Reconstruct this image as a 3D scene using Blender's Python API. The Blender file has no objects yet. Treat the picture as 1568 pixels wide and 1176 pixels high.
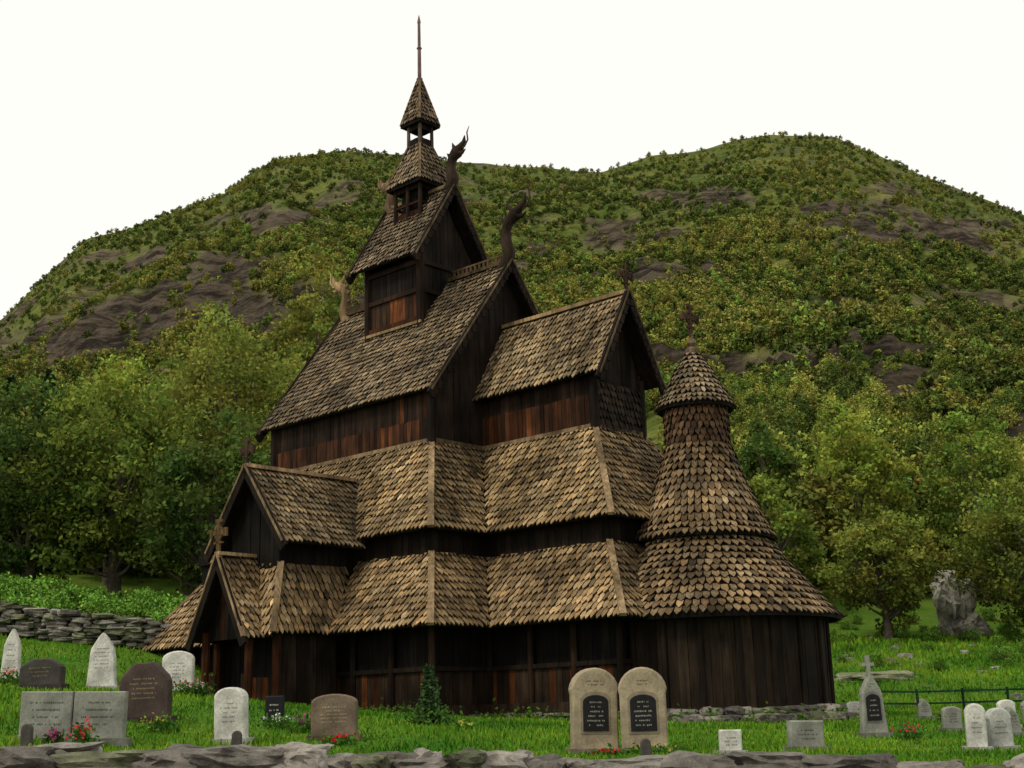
import bpy, numpy as np, math, random
from mathutils import Vector, Matrix, noise
random.seed(7); rng=np.random.default_rng(7)
scene=bpy.context.scene
R=random.random
def U(a,b): return a+(b-a)*random.random()
# ------------------------------------------------------------ materials
def newmat(name):
    m=bpy.data.materials.new(name); m.use_nodes=True; nt=m.node_tree; nt.nodes.clear()
    o=nt.nodes.new('ShaderNodeOutputMaterial'); b=nt.nodes.new('ShaderNodeBsdfPrincipled')
    nt.links.new(b.outputs[0],o.inputs[0]); b.inputs['Specular IOR Level'].default_value=.25
    return m,nt,b,o
def noisen(nt,scale,detail=5,rough=.6,vec=None,mapscale=None,coord='Object'):
    tc=nt.nodes.new('ShaderNodeTexCoord'); n=nt.nodes.new('ShaderNodeTexNoise')
    n.inputs['Scale'].default_value=scale; n.inputs['Detail'].default_value=detail; n.inputs['Roughness'].default_value=rough
    if mapscale:
        mp=nt.nodes.new('ShaderNodeMapping'); mp.inputs['Scale'].default_value=mapscale
        nt.links.new(tc.outputs[coord],mp.inputs[0]); nt.links.new(mp.outputs[0],n.inputs['Vector'])
    else: nt.links.new(tc.outputs[coord],n.inputs['Vector'])
    return n
def maprange(nt,src,a,b,c,d):
    m=nt.nodes.new('ShaderNodeMapRange'); nt.links.new(src,m.inputs[0])
    for i,v in enumerate((a,b,c,d)): m.inputs[i+1].default_value=v
    return m.outputs[0]
def mult(nt,a,b):
    m=nt.nodes.new('ShaderNodeMix'); m.data_type='RGBA'; m.blend_type='MULTIPLY'; m.inputs[0].default_value=1
    nt.links.new(a,m.inputs[6]); nt.links.new(b,m.inputs[7]); return m.outputs[2]
def mixc(nt,f,a,b):
    m=nt.nodes.new('ShaderNodeMix'); m.data_type='RGBA'
    nt.links.new(f,m.inputs[0])
    for s,i in ((a,6),(b,7)):
        if isinstance(s,tuple): m.inputs[i].default_value=(*s,1)
        else: nt.links.new(s,m.inputs[i])
    return m.outputs[2]
def bump(nt,b,src,strength,dist):
    bp=nt.nodes.new('ShaderNodeBump'); bp.inputs['Strength'].default_value=strength; bp.inputs['Distance'].default_value=dist
    nt.links.new(src,bp.inputs['Height']); nt.links.new(bp.outputs[0],b.inputs['Normal'])
def attr(nt,name='tint'):
    a=nt.nodes.new('ShaderNodeAttribute'); a.attribute_name=name; return a
def tintmat(name,s1,ms,lo,hi,s2,lo2,hi2,rough=.85,bs=.4,bd=.02,spec=.2):
    m,nt,b,o=newmat(name); a=attr(nt)
    n1=noisen(nt,s1,6,.65,mapscale=ms); n2=noisen(nt,s2,3,.5)
    c=mult(nt,a.outputs['Color'],maprange(nt,n1.outputs[0],.3,.7,lo,hi))
    c=mult(nt,c,maprange(nt,n2.outputs[0],.35,.65,lo2,hi2))
    nt.links.new(c,b.inputs['Base Color']); b.inputs['Roughness'].default_value=rough
    b.inputs['Specular IOR Level'].default_value=spec
    bump(nt,b,n1.outputs[0],bs,bd); return m
M_SH=tintmat('weathered_shingles',16,(1,1,.3),.5,1.5,.75,.55,1.38,.85,.5,.03,.12)
M_WD=tintmat('tarred_wood',9,(1,1,.12),.35,1.6,.9,.5,1.45,.8,.6,.03,.1)
M_ST=tintmat('rough_stone',7,(1,1,1),.5,1.4,1.5,.7,1.2,.95,1.,.06,.1)
M_GR=tintmat('grave_granite',26,(1,1,1),.7,1.15,4,.68,1.15,.75,.4,.01,.2)
def leafmat(name,rand=.35,trans=.35):
    m,nt,b,o=newmat(name); a=attr(nt); oi=nt.nodes.new('ShaderNodeObjectInfo')
    c=mult(nt,a.outputs['Color'],maprange(nt,oi.outputs['Random'],0,1,1-rand,1+rand))
    nt.links.new(c,b.inputs['Base Color']); b.inputs['Roughness'].default_value=.8; b.inputs['Specular IOR Level'].default_value=.08
    if trans>0:
        t=nt.nodes.new('ShaderNodeBsdfTranslucent'); nt.links.new(c,t.inputs[0])
        mx=nt.nodes.new('ShaderNodeMixShader'); mx.inputs[0].default_value=trans
        nt.links.new(b.outputs[0],mx.inputs[1]); nt.links.new(t.outputs[0],mx.inputs[2]); nt.links.new(mx.outputs[0],o.inputs[0])
    return m
M_LF=leafmat('leaves',.2,.28); M_LFH=leafmat('forest_leaves',.45,0); M_GS=leafmat('grass_blades',.0,0)
# ------------------------------------------------------------ mesh builder
class MB:
    def __init__(s): s.v=[];s.f=[];s.c=[]
    def add(s,vs,fs,col):
        o=len(s.v); s.v.extend([tuple(p) for p in vs])
        for i,f in enumerate(fs):
            s.f.append([o+k for k in f]); s.c.append(col[i] if isinstance(col,list) else col)
    def hexa(s,p,col):
        s.add(p,[(3,2,1,0),(4,5,6,7),(0,1,5,4),(1,2,6,5),(2,3,7,6),(3,0,4,7)],col)
    def box(s,x0,x1,y0,y1,z0,z1,col):
        s.hexa([(x0,y0,z0),(x1,y0,z0),(x1,y1,z0),(x0,y1,z0),(x0,y0,z1),(x1,y0,z1),(x1,y1,z1),(x0,y1,z1)],col)
    def beam(s,a,b,w,h,col,up=Vector((0,0,1))):
        a=Vector(a);b=Vector(b);d=(b-a).normalized(); sd=d.cross(up)
        if sd.length<1e-3: sd=d.cross(Vector((0,1,0)))
        sd.normalize(); u=sd.cross(d).normalized(); sd=sd*w/2;u=u*h/2
        s.hexa([a-sd-u,b-sd-u,b+sd-u,a+sd-u,a-sd+u,b-sd+u,b+sd+u,a+sd+u],col)
    def tube(s,pts,rad,col,n=8):
        pts=[Vector(p) for p in pts]; o=len(s.v); rings=[]
        for i,p in enumerate(pts):
            d=(pts[min(i+1,len(pts)-1)]-pts[max(i-1,0)]).normalized()
            a=d.cross(Vector((.13,.97,.2))); 
            if a.length<.1: a=d.cross(Vector((1,0,0)))
            a.normalize(); b=d.cross(a)
            for k in range(n):
                t=2*math.pi*k/n; q=p+(a*math.cos(t)+b*math.sin(t))*rad[i]; s.v.append(tuple(q))
        for i in range(len(pts)-1):
            for k in range(n):
                s.f.append([o+i*n+k,o+i*n+(k+1)%n,o+(i+1)*n+(k+1)%n,o+(i+1)*n+k]); s.c.append(col)
        s.f.append([o+(len(pts)-1)*n+k for k in range(n)]); s.c.append(col)
    def rock(s,c,sz,col,rz=0,sub=3,j=.16):
        n=sub; vs={};V=[];F=[]
        def vid(i,jj,k):
            key=(i,jj,k)
            if key not in vs:
                p=Vector((i/n*2-1,jj/n*2-1,k/n*2-1)); q=p.normalized()
                p=p*.45+q*.62
                p=p*(1+j*noise.noise(p*1.3+seed))+Vector((U(-1,1),U(-1,1),U(-1,1)))*j*.18
                p=Vector((p.x*sz[0]/2,p.y*sz[1]/2,p.z*sz[2]/2)); 
                cs,sn=math.cos(rz),math.sin(rz)
                vs[key]=len(V);V.append((c[0]+p.x*cs-p.y*sn,c[1]+p.x*sn+p.y*cs,c[2]+p.z))
            return vs[key]
        seed=Vector((U(0,99),U(0,99),U(0,99)))
        for ax in range(3):
            for sd in (0,n):
                for a in range(n):
                    for b in range(n):
                        q=[]
                        for (da,db) in ((0,0),(1,0),(1,1),(0,1)):
                            t=[0,0,0];t[ax]=sd;t[(ax+1)%3]=a+da;t[(ax+2)%3]=b+db;q.append(vid(*t))
                        F.append(q if sd else q[::-1])
        s.add(V,F,col)
    def obj(s,name,mat,parent=None,smooth=False):
        me=bpy.data.meshes.new(name); me.from_pydata(s.v,[],s.f)
        ca=me.color_attributes.new('tint','FLOAT_COLOR','CORNER')
        ln=np.array([len(f) for f in s.f]); cc=np.ones((len(s.f),4),np.float32); cc[:,:3]=np.array([c[:3] for c in s.c])
        ca.data.foreach_set('color',np.repeat(cc,ln,axis=0).ravel())
        if smooth: me.polygons.foreach_set('use_smooth',[True]*len(s.f))
        me.materials.append(mat); me.update()
        ob=bpy.data.objects.new(name,me); scene.collection.objects.link(ob)
        if parent: ob.parent=parent
        return ob
def sc(c,k): return (c[0]*k,c[1]*k,c[2]*k)
def empty(name,loc=(0,0,0),rz=0):
    e=bpy.data.objects.new(name,None); e.location=loc; e.rotation_euler=(0,0,rz); scene.collection.objects.link(e); return e
def quads_obj(name,V,C,mat,parent=None,link=True):
    n=len(V); me=bpy.data.meshes.new(name)
    me.vertices.add(n*4); me.vertices.foreach_set('co',V.reshape(-1).astype(np.float32))
    me.loops.add(n*4); me.loops.foreach_set('vertex_index',np.arange(n*4,dtype=np.int32))
    me.polygons.add(n); me.polygons.foreach_set('loop_start',np.arange(0,n*4,4,dtype=np.int32)); me.polygons.foreach_set('loop_total',np.full(n,4,np.int32))
    me.update(calc_edges=True)
    ca=me.color_attributes.new('tint','FLOAT_COLOR','CORNER'); cc=np.ones((n,4),np.float32); cc[:,:3]=C
    ca.data.foreach_set('color',np.repeat(cc,4,axis=0).ravel()); me.materials.append(mat)
    ob=bpy.data.objects.new(name,me)
    scene.collection.objects.link(ob)
    if parent: ob.parent=parent
    return ob
def leafquads(c,size,flat=0.):
    n=len(c); a=rng.normal(size=(n,3)); b=rng.normal(size=(n,3))
    a[:,2]*=1-flat; b[:,2]*=1-flat
    a/=np.linalg.norm(a,axis=1)[:,None]; b-=a*(a*b).sum(1)[:,None]; b/=np.linalg.norm(b,axis=1)[:,None]
    s=(size*rng.uniform(.6,1.3,n))[:,None]; a=a*s; b=b*s*.6
    return np.stack([c-a,c-b,c+a,c+b],axis=1)
# ------------------------------------------------------------ terrain
ctl=np.array([(-6,18,-.19),(-5,21,0),(-8.3,27,.70),(-10.2,27,.92),(-6.9,27,.62),(-13,38,2.4),(-15.3,38,2.76),(-10,38,2.16),
(1.2,19.7,-.57),(-4.3,20,-.33),(-2.8,20.8,-.28),(-2,29.5,-.03),(3,31,-.16),(9,33,-.2),(12,36,-.2),(-7,31,.42),(-8.5,34,.9),(-2.6,37.6,0.2),
(2.8,18.5,-.61),(3.9,19,-.58),(6.1,23.5,-.53),(6.7,20,-.7),(7.9,25,-.5),(11,35,-.3),(14,40,-.1),(16,60,2.9),(8,60,2.9),(22,60,2.7),(30,60,2.2),(12,26,-.7),(20,30,-.6),
(0,13,-.58),(-5,13,-.38),(5,13,-.75),(10,14,-.9),(-12,14,-.1),(-25,14,.2),(17,14,-1.0),(27,14,-1.1),(-15,25,1.3),(-25,25,2),(30,35,-.2),
(-40,60,7),(-25,60,6),(-12,60,4.6),(0,60,3.4),(45,60,2),(90,60,2),(-90,60,8),(-18,48,4.4),(0,48,1.6),(16,48,.9)],float)
def phi(r): 
    r=np.maximum(r,1e-6); return r*r*np.log(r)
n=len(ctl); Km=phi(np.linalg.norm(ctl[:,None,:2]-ctl[None,:,:2],axis=2))+np.eye(n)*2.
Pm=np.c_[np.ones(n),ctl[:,:2]]; A=np.zeros((n+3,n+3)); A[:n,:n]=Km;A[:n,n:]=Pm;A[n:,:n]=Pm.T
W=np.linalg.solve(A,np.r_[ctl[:,2],0,0,0])
def tps(X,Y):
    X=np.atleast_1d(np.asarray(X,float)); Y=np.atleast_1d(np.asarray(Y,float)); out=np.zeros(len(X))
    for i in range(n): out+=W[i]*phi(np.hypot(X-ctl[i,0],Y-ctl[i,1]))
    return np.clip(out+W[n]+W[n+1]*X+W[n+2]*Y,-1.5,9)
prof=np.array([(-3,.05),(-1.5,.08),(-.8,.16),(-.5,.255),(-.404,.313),(-.375,.344),(-.3403,.379),(-.3039,.389),(-.2702,.403),(-.2308,.415),(-.2073,.433),(-.1836,.446),(-.1356,.451),(-.0822,.447),(-.0184,.436),(.04,.430),(.0771,.427),(.1203,.440),(.1685,.444),(.1903,.450),(.2173,.454),(.2703,.450),(.3009,.434),(.3312,.417),(.3716,.399),(.4155,.378),(.55,.32),(.8,.25),(1.5,.15),(3,.1)])
RY=1100.
def H(X,Y):
    X=np.atleast_1d(np.asarray(X,float)); Y=np.atleast_1d(np.asarray(Y,float))
    u=X/Y; near=tps(X,np.minimum(Y,70)) ; zr=np.interp(u,prof[:,0],prof[:,1])*RY
    t=np.clip((Y-62)/(RY-62),0,1); far=near*(1-t)+zr*t**1.22
    over=np.clip(Y-RY,0,None); far=far-over*.35
    out=np.where(Y<62,near,far)
    amp=np.clip((Y-90)/200,0,1)
    sel=np.where(amp>0)[0]
    for i in sel:
        x,y=X[i],Y[i]; damp=1-.8*max(0,1-abs(y-RY)/250)
        q=noise.fractal(Vector((x/130,y/190,3.3)),1.,2.1,5)*17+ (abs(noise.noise(Vector((x/60+y/300,y/260,9))))-.25)*-18
        out[i]+=amp[i]*q*damp
    return out
def Hs(x,y): return float(H([x],[y])[0])
rk=[(-.25,.322,.13,.024),(-.34,.29,.09,.024),(-.22,.355,.06,.012),(.10,.372,.07,.014),(.02,.36,.03,.01),(.27,.385,.05,.012),(.19,.262,.10,.013),(.36,.19,.06,.024),(.40,.225,.04,.014),(.33,.362,.07,.012),(-.2,.395,.05,.010),(.25,.305,.05,.010),(.36,.31,.05,.011),(-.15,.30,.05,.02),(.12,.34,.05,.011),(.30,.235,.06,.012),(.17,.40,.05,.008),(-.30,.36,.04,.010)]
def rockmask(X,Y,Z):
    u=X/Y; r=Z/Y; m=np.zeros(len(u))
    for a,b,c,d in rk: m=np.maximum(m,np.exp(-((u-a)/c)**2-((r-b)/d)**2))
    q=np.array([noise.fractal(Vector((x/60,y/90,z/32)),.7,2.1,6) for x,y,z in zip(X,Y,Z)])
    return np.clip((m*1.2+q*1.0-.42)*2.8,0,1)
us=np.linspace(-1.3,1.3,460); us=np.sign(us)*(np.abs(us)/1.3)**1.35*1.6
ys=np.r_[np.linspace(12.15,62,100),np.exp(np.linspace(math.log(63.5),math.log(RY),230)),np.array([1130,1180,1280,1450,1700])]
UU,YY=np.meshgrid(us,ys); XX=(UU*YY).ravel(); YY=YY.ravel(); ZZ=H(XX,YY)
ZZ+=np.where(YY<62,np.array([noise.noise(Vector((x*.9,y*.9,0)))*.035 for x,y in zip(XX,YY)]),0)
nu,ny=len(us),len(ys)
rm=np.zeros(len(XX)); s_=YY>150; rm[s_]=rockmask(XX[s_],YY[s_],ZZ[s_])
ZZ+=rm*np.array([noise.fractal(Vector((x/16,y/26,z/9)),.8,2.2,5)*6. if r>0 else 0 for x,y,z,r in zip(XX,YY,ZZ,rm)])*(YY<1000)
idx=np.arange(nu*ny).reshape(ny,nu)
F=np.stack([idx[:-1,:-1],idx[:-1,1:],idx[1:,1:],idx[1:,:-1]],axis=-1).reshape(-1,4)
me=bpy.data.meshes.new('ground'); me.from_pydata(np.c_[XX,YY,ZZ].tolist(),[],F.tolist())
at=me.attributes.new('rock','FLOAT','POINT'); at.data.foreach_set('value',rm.astype(np.float32))
at=me.attributes.new('far','FLOAT','POINT'); at.data.foreach_set('value',np.clip((YY-50)/40,0,1).astype(np.float32))
me.polygons.foreach_set('use_smooth',[True]*len(F))
g=bpy.data.objects.new('ground',me); scene.collection.objects.link(g)
m,nt,b,o=newmat('grass_and_hillside')
n1=noisen(nt,.55,6,.6); n2=noisen(nt,9,5,.7); n3=noisen(nt,.018,9,.72)
gc=mixc(nt,maprange(nt,n1.outputs[0],.35,.68,0,1),(.04,.13,.008),(.105,.19,.018))
gc=mult(nt,gc,maprange(nt,n2.outputs[0],.3,.7,.5,1.35))
n4=noisen(nt,.16,8,.8)
hc=mixc(nt,maprange(nt,n3.outputs[0],.38,.62,0,1),(.05,.08,.012),(.13,.135,.03))
hc=mult(nt,hc,maprange(nt,n4.outputs[0],.38,.62,.4,1.35))
nr=noisen(nt,.055,12,.82,mapscale=(1,.4,3.0))
rc=mixc(nt,maprange(nt,nr.outputs[0],.44,.57,0,1),(.035,.027,.02),(.20,.155,.105))
hc=mixc(nt,attr(nt,'rock').outputs['Fac'],hc,rc)
nt.links.new(mixc(nt,attr(nt,'far').outputs['Fac'],gc,hc),b.inputs['Base Color']); b.inputs['Roughness'].default_value=.95; b.inputs['Specular IOR Level'].default_value=.05
b1_=nt.nodes.new('ShaderNodeBump'); b1_.inputs['Strength'].default_value=.5; b1_.inputs['Distance'].default_value=.05; nt.links.new(n2.outputs[0],b1_.inputs['Height'])
b2_=nt.nodes.new('ShaderNodeBump'); b2_.inputs['Distance'].default_value=8.; nt.links.new(nr.outputs[0],b2_.inputs['Height']); nt.links.new(b1_.outputs[0],b2_.inputs['Normal'])
nt.links.new(attr(nt,'rock').outputs['Fac'],b2_.inputs['Strength']); nt.links.new(b2_.outputs[0],b.inputs['Normal'])
me.materials.append(m)
mb=MB(); mb.add([(-40,-40,-1.6),(40,-40,-1.6),(40,12.6,-1.6),(-40,12.6,-1.6)],[(0,1,2,3)],(.16,.15,.13)); mb.obj('gravel_road',M_ST)
# ------------------------------------------------------------ stone walls
def stonecol(a=.16,b=.34,moss=.25):
    k=U(a,b)
    if R()<moss: return (k*.78,k*.8,k*.5)
    return (k*1.06,k*.96,k*.82)
mb=MB()
for layer in (0,1):
    x=-19.
    while x<19:
        w=U(.22,.8); top=-.35-.042*x+U(-.07,.06)-(.03 if layer else 0)
        h=U(.16,.3); mb.rock((x+w/2,(11.85 if layer==0 else 12.2)+U(-.05,.05),top-h/2),(w*1.05,U(.4,.55),h),stonecol(.09,.26,.25),U(-.15,.15),6,.45); x+=w*.93
for row in range(4):
    x=-19.
    while x<19:
        w=U(.3,.7); z=-.36-.042*x-.38-row*.27
        mb.rock((x+w/2,12+U(-.04,.04),z+.02),(w*1.05,.7,.33),stonecol(.08,.2,.2),0,3,.3); x+=w*.97
mb.box(-19,19,11.85,12.2,-1.6,-1.1,(.05,.05,.04))
mb.obj('foreground_stone_wall',M_ST,smooth=False)
mb=MB()
for row in range(6):
    t=0.
    while t<1:
        X=-30+21.5*t; Y=38.+ .5*math.sin(t*5); z=Hs(X,Y); hh=1.25-.5*t
        w=U(.2,.65); k=stonecol(.07,.27,.3); mb.rock((X,Y+U(-.1,.1),z+hh*(row+.5)/6+U(-.03,.03)),(w*1.08,.6,hh/6*U(1.0,1.35)),k,U(-.1,.1),3,.35); t+=w/21.5*.95
mb.obj('dry_stone_wall',M_ST)
# ------------------------------------------------------------ stave church
CH=empty('stave_church',(-2.613,37.593,0),math.atan2(-.6752,.7376))
A1e,A1n,C1,EC=6.0,5.55,3.67,9.89
z1,z1t,z2,z2t=2.0,3.78,4.34,6.9
t1,t2,t3=1.3,.92,2.71
def polyx(poly,y):
    xs=[]
    for i in range(len(poly)):
        a=poly[i];b=poly[(i+1)%len(poly)]
        if (a[1]-y)*(b[1]-y)<0: xs.append(a[0]+(b[0]-a[0])*(y-a[1])/(b[1]-a[1]))
    return (min(xs),max(xs)) if len(xs)>=2 else None
def shingle(mb,O,Rv,Uv,Nv,x0,x1,y0,ex,tint,lift=.042,L=1.55,rowk=1.):
    k=U(.55,1.4)*rowk
    if R()<.12: k*=.45
    if R()<.06: k*=1.35
    hue=U(-.07,.06); c=(tint[0]*k*(1+hue),tint[1]*k,tint[2]*k*(1-hue*1.5))
    w=x1-x0; xm=(x0+x1)/2+U(-.14,.14)*w; g_=w*.13; x0+=g_*U(.2,1);x1-=g_*U(.2,1)
    lb=lift+U(-.01,.028); y0+=U(-.028,.022); ys=y0+U(.5,.72)*w; yt=y0+ex*L
    P=lambda x,y,l:O+Rv*x+Uv*y+Nv*l
    th=min(lb,.036)
    v=[P(x0,yt,.003),P(x0,ys,lb),P(xm,y0,lb),P(x1,ys,lb),P(x1,yt,.003),P(x0,ys,lb-th),P(xm,y0,lb-th),P(x1,ys,lb-th)]
    d=sc(c,.2)  # rims much darker: shadow under the shingle edges is painted in
    mb.add(v,[(0,1,2,3,4),(1,5,6,2),(2,6,7,3),(0,5,1),(4,3,7)],[c,d,d,d,d])
def roof(mb,sl,poly,tint,w=.15,ex=.215,skew=.8):
    A,B=Vector(poly[0]),Vector(poly[1]); Rv=(B-A).normalized(); T=Vector(poly[2])
    Nv=Rv.cross(T-A).normalized(); Uv=Nv.cross(Rv)
    p2=[((Vector(p)-A).dot(Rv),(Vector(p)-A).dot(Uv)) for p in poly]
    k=len(poly); th=.07
    V=[Vector(p)-Nv*.012 for p in poly]+[Vector(p)-Nv*th for p in poly]
    F=[tuple(range(k)),tuple(range(2*k-1,k-1,-1))]+[(i,i+k,(i+1)%k+k,(i+1)%k) for i in range(k)]
    sl.add(V,F,(.012,.008,.005))  # slab painted near black so gaps between shingles look shadowed
    ymax=max(p[1] for p in p2); y=-.05; row=0
    while y<ymax-.05:
        e=polyx(p2,min(max(y+ex*.5,.01),ymax-.01))
        if e:
            xa,xb=e; off=(row%2)*.5*w+U(-.02,.02); x=math.floor(xa/w)*w-off; rk_=U(.84,1.14)
            while x<xb:
                a=max(x,xa);bb=min(x+w,xb)
                if bb-a>.25*w:
                    L=min(1.45,(ymax-y)/ex)
                    shingle(mb,A,Rv,Uv,Nv,a,bb,y+.016*math.sin(x*1.7+row*.6),ex,tint,L=L,rowk=rk_)
                x+=w
        y+=ex; row+=1
def cone(mb,sl,cx,cy,prof_,tint,w=.15,ex=.215,a0=0,a1=2*math.pi,pointed=True):
    for (r0,z0),(r1,z1_) in zip(prof_[:-1],prof_[1:]):
        S=math.hypot(r1-r0,z1_-z0); n_=max(1,round(S/ex)); exx=S/n_
        for i in range(n_):
            f=i/n_; r=r0+(r1-r0)*f; z=z0+(z1_-z0)*f; rk_=U(.85,1.12)
            cnt=max(5,int((a1-a0)*r/w)); 
            for k in range(cnt):
                an=a0+(a1-a0)*(k+.5*(i%2)+.5)/cnt
                Rv=Vector((-math.sin(an),math.cos(an),0)); Nh=Vector((math.cos(an),math.sin(an),0))
                Uv=(Nh*(r1-r0)+Vector((0,0,z1_-z0)))/S; Nv=Rv.cross(Uv)
                O=Vector((cx,cy,z))+Nh*r; ww=(a1-a0)*r/cnt
                shingle(mb,O,Rv,Uv,Nv,-ww/2,ww/2,-.04,exx,tint,L=1.3,rowk=rk_)
        m_=36
        for k in range(m_):
            q0=a0+(a1-a0)*k/m_;q1=a0+(a1-a0)*(k+1)/m_
            P=lambda r,z,q:(cx+(r-.02)*math.cos(q),cy+(r-.02)*math.sin(q),z)
            sl.add([P(r0,z0,q0),P(r0,z0,q1),P(r1,z1_,q1),P(r1,z1_,q0)],[(0,1,2,3)],(.012,.008,.005))  # near-black backing, painted shadow for the gaps on the cone
BLK=(.006,.0045,.0035); DK=(.012,.0078,.005); RED=(.11,.035,.011); BRN=(.028,.015,.008)
def boards(mb,p0,p1,z0,z1_,tint,w=.2,red=0.,th=.05,ztop=None,var=.5):
    p0=Vector((p0[0],p0[1],0));p1=Vector((p1[0],p1[1],0)); L=(p1-p0).length; d=(p1-p0)/L; nr=Vector((d.y,-d.x,0))
    n_=max(1,round(L/w)); ww=L/n_
    for i in range(n_):
        a=p0+d*(ww*i+.004);b=p0+d*(ww*(i+1)-.004); pr=nr*(U(0,.022)); bk=-nr*th
        k=U(1-var,1+var); c=sc(tint,k)
        if R()<red: c=sc(RED,U(.25,1.15))
        za=ztop((ww*(i+.05))/L) if ztop else z1_; zb=ztop((ww*(i+.95))/L) if ztop else z1_
        A=[a+bk,b+bk,b+pr,a+pr]
        bot=[Vector((q.x,q.y,z0)) for q in A]; top=[Vector((q.x,q.y,z)) for q,z in zip(A,(za,zb,zb,za))]
        mb.hexa([bot[3],bot[2],bot[1],bot[0],top[3],top[2],top[1],top[0]],c)
sh=MB(); sl=MB(); wl=MB(); tr=MB()
TL=(.268,.178,.088); TU=(.255,.172,.083); TM=(.172,.124,.070); TC=(.222,.157,.083); TT=(.165,.12,.07); HIP=(.215,.148,.08)
def skirt(off_lo,zlo,off_hi,zhi,tint,west=None):
    def nv(o): return A1e-o,A1n-o
    def cv(o): return EC-o,C1-o
    e0,n0=nv(off_lo);e1,n1=nv(off_hi);E0,m0=cv(off_lo);E1,m1=cv(off_hi)
    w0,w1=west or (e0,e1)
    te=sc(tint,.6)  # east and west slopes: darker tint, partly painting in their weaker light
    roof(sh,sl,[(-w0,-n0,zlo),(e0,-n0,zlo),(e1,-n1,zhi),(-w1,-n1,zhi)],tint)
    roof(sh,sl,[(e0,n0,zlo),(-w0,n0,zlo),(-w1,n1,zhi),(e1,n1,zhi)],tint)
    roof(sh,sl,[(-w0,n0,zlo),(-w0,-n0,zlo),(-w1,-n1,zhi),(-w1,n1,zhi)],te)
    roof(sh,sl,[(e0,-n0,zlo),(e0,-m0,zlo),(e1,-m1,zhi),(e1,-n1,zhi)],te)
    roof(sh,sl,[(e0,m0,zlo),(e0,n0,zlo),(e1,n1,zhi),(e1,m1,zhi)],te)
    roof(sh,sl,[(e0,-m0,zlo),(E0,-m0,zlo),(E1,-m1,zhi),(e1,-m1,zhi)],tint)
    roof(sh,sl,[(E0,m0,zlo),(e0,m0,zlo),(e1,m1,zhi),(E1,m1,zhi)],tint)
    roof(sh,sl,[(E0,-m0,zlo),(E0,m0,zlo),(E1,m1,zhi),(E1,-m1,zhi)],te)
    for sx,sy,a,bb,c,d in ((1,-1,e0,n0,e1,n1),(-1,-1,w0,n0,w1,n1),(1,1,e0,n0,e1,n1),(-1,1,w0,n0,w1,n1),(1,-1,E0,m0,E1,m1),(1,1,E0,m0,E1,m1)):
        up=Vector((sx,sy,1.2))
        tr.beam((sx*(a+.02),sy*(bb+.02),zlo+.0),(sx*(c-.02),sy*(d-.02),zhi+.03),.15,.08,HIP,up)
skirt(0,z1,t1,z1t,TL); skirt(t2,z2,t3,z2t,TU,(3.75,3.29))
i0=.62
def wallring(o,zb,zt,tint,redf,w=.2,var=.5):
    e,n_=A1e-o,A1n-o; E,m_=EC-o,C1-o
    for i,(a,b_) in enumerate((((-e,-n_),(e,-n_)),((e,-n_),(e,-m_)),((e,-m_),(E,-m_)),((E,-m_),(E,m_)),((E,m_),(e,m_)),((e,m_),(e,n_)),((e,n_),(-e,n_)),((-e,n_),(-e,-n_)))):
        boards(wl,a,b_,zb,zt,tint,w,redf if i in (0,2) else 0,var=var)
wallring(i0,.2,1.02,(.02,.012,.007),.33,.2); wallring(i0+.10,.95,2.35,BLK,.0,.24)  # upper ring: black boards paint the darkness of the open arcade
wallring(t1,3.6,4.95,(.009,.006,.004),.0)
wallring(i0-.03,-.05,.2,DK,0,2.4)
def rail(o,z,h,w_,col):
    e,n_=A1e-o,A1n-o; E,m_=EC-o,C1-o
    P=[(-e,-n_),(e,-n_),(e,-m_),(E,-m_),(E,m_),(e,m_),(e,n_),(-e,n_),(-e,-n_)]
    for a,b_ in zip(P[:-1],P[1:]): tr.beam((*a,z),(*b_,z),w_,h,col)
rail(i0-.02,1.07,.1,.12,DK); rail(i0+.02,.14,.24,.24,(.03,.018,.011)); rail(t1-.04,4.42,.16,.12,BLK)
e,n_,E,m_=A1e-i0+.03,A1n-i0+.03,EC-i0+.03,C1-i0+.03
for k in range(9):
    x=-e+2*e*k/8
    for s in(-1,1): tr.tube([(x,s*n_,0),(x,s*n_,2.2)],[.08,.08],sc(BRN,U(.3,.8)))
for k in range(4):
    x=e+(E-e)*k/3
    for s in(-1,1): tr.tube([(x,s*m_,0),(x,s*m_,2.2)],[.08,.08],sc(BRN,U(.3,.8)))
e,n_=A1e-t3,A1n-t3; E,m_=EC-t3,C1-t3
zc3,zc4=8.3,10.45; z3,z4=8.24,12.33; G,Hn=3.62,3.12
RW=(.04,.016,.007)
for a,b_ in (((-e,-n_),(e,-n_)),((e,n_),(-e,n_))):
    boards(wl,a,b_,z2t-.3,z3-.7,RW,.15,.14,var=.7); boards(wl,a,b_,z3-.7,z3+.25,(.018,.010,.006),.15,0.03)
zt=lambda s:z3+.05+(z4-z3)*(1-abs(2*s-1))*.97
boards(wl,(e,-n_),(e,n_),z2t-.3,0,DK,.2,.0,ztop=zt); boards(wl,(-e,n_),(-e,-n_),z2t-.3,0,DK,.2,0,ztop=zt)
for a,b_ in (((e-.2,-m_),(E,-m_)),((E,m_),(e-.2,m_))):
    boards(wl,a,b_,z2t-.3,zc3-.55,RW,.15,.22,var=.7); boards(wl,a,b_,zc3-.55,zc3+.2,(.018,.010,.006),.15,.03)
zt=lambda s:zc3+.05+(zc4-zc3)*(1-abs(2*s-1))*.95
boards(wl,(E,-m_),(E,m_),z2t-.3,0,DK,.2,.0,ztop=zt)
for x,y in ((e,-n_),(-e,-n_),(e,n_),(E,-m_),(E,m_)): tr.tube([(x,y,z2t-.3),(x,y,z3+.1)],[.12,.12],DK)
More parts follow.
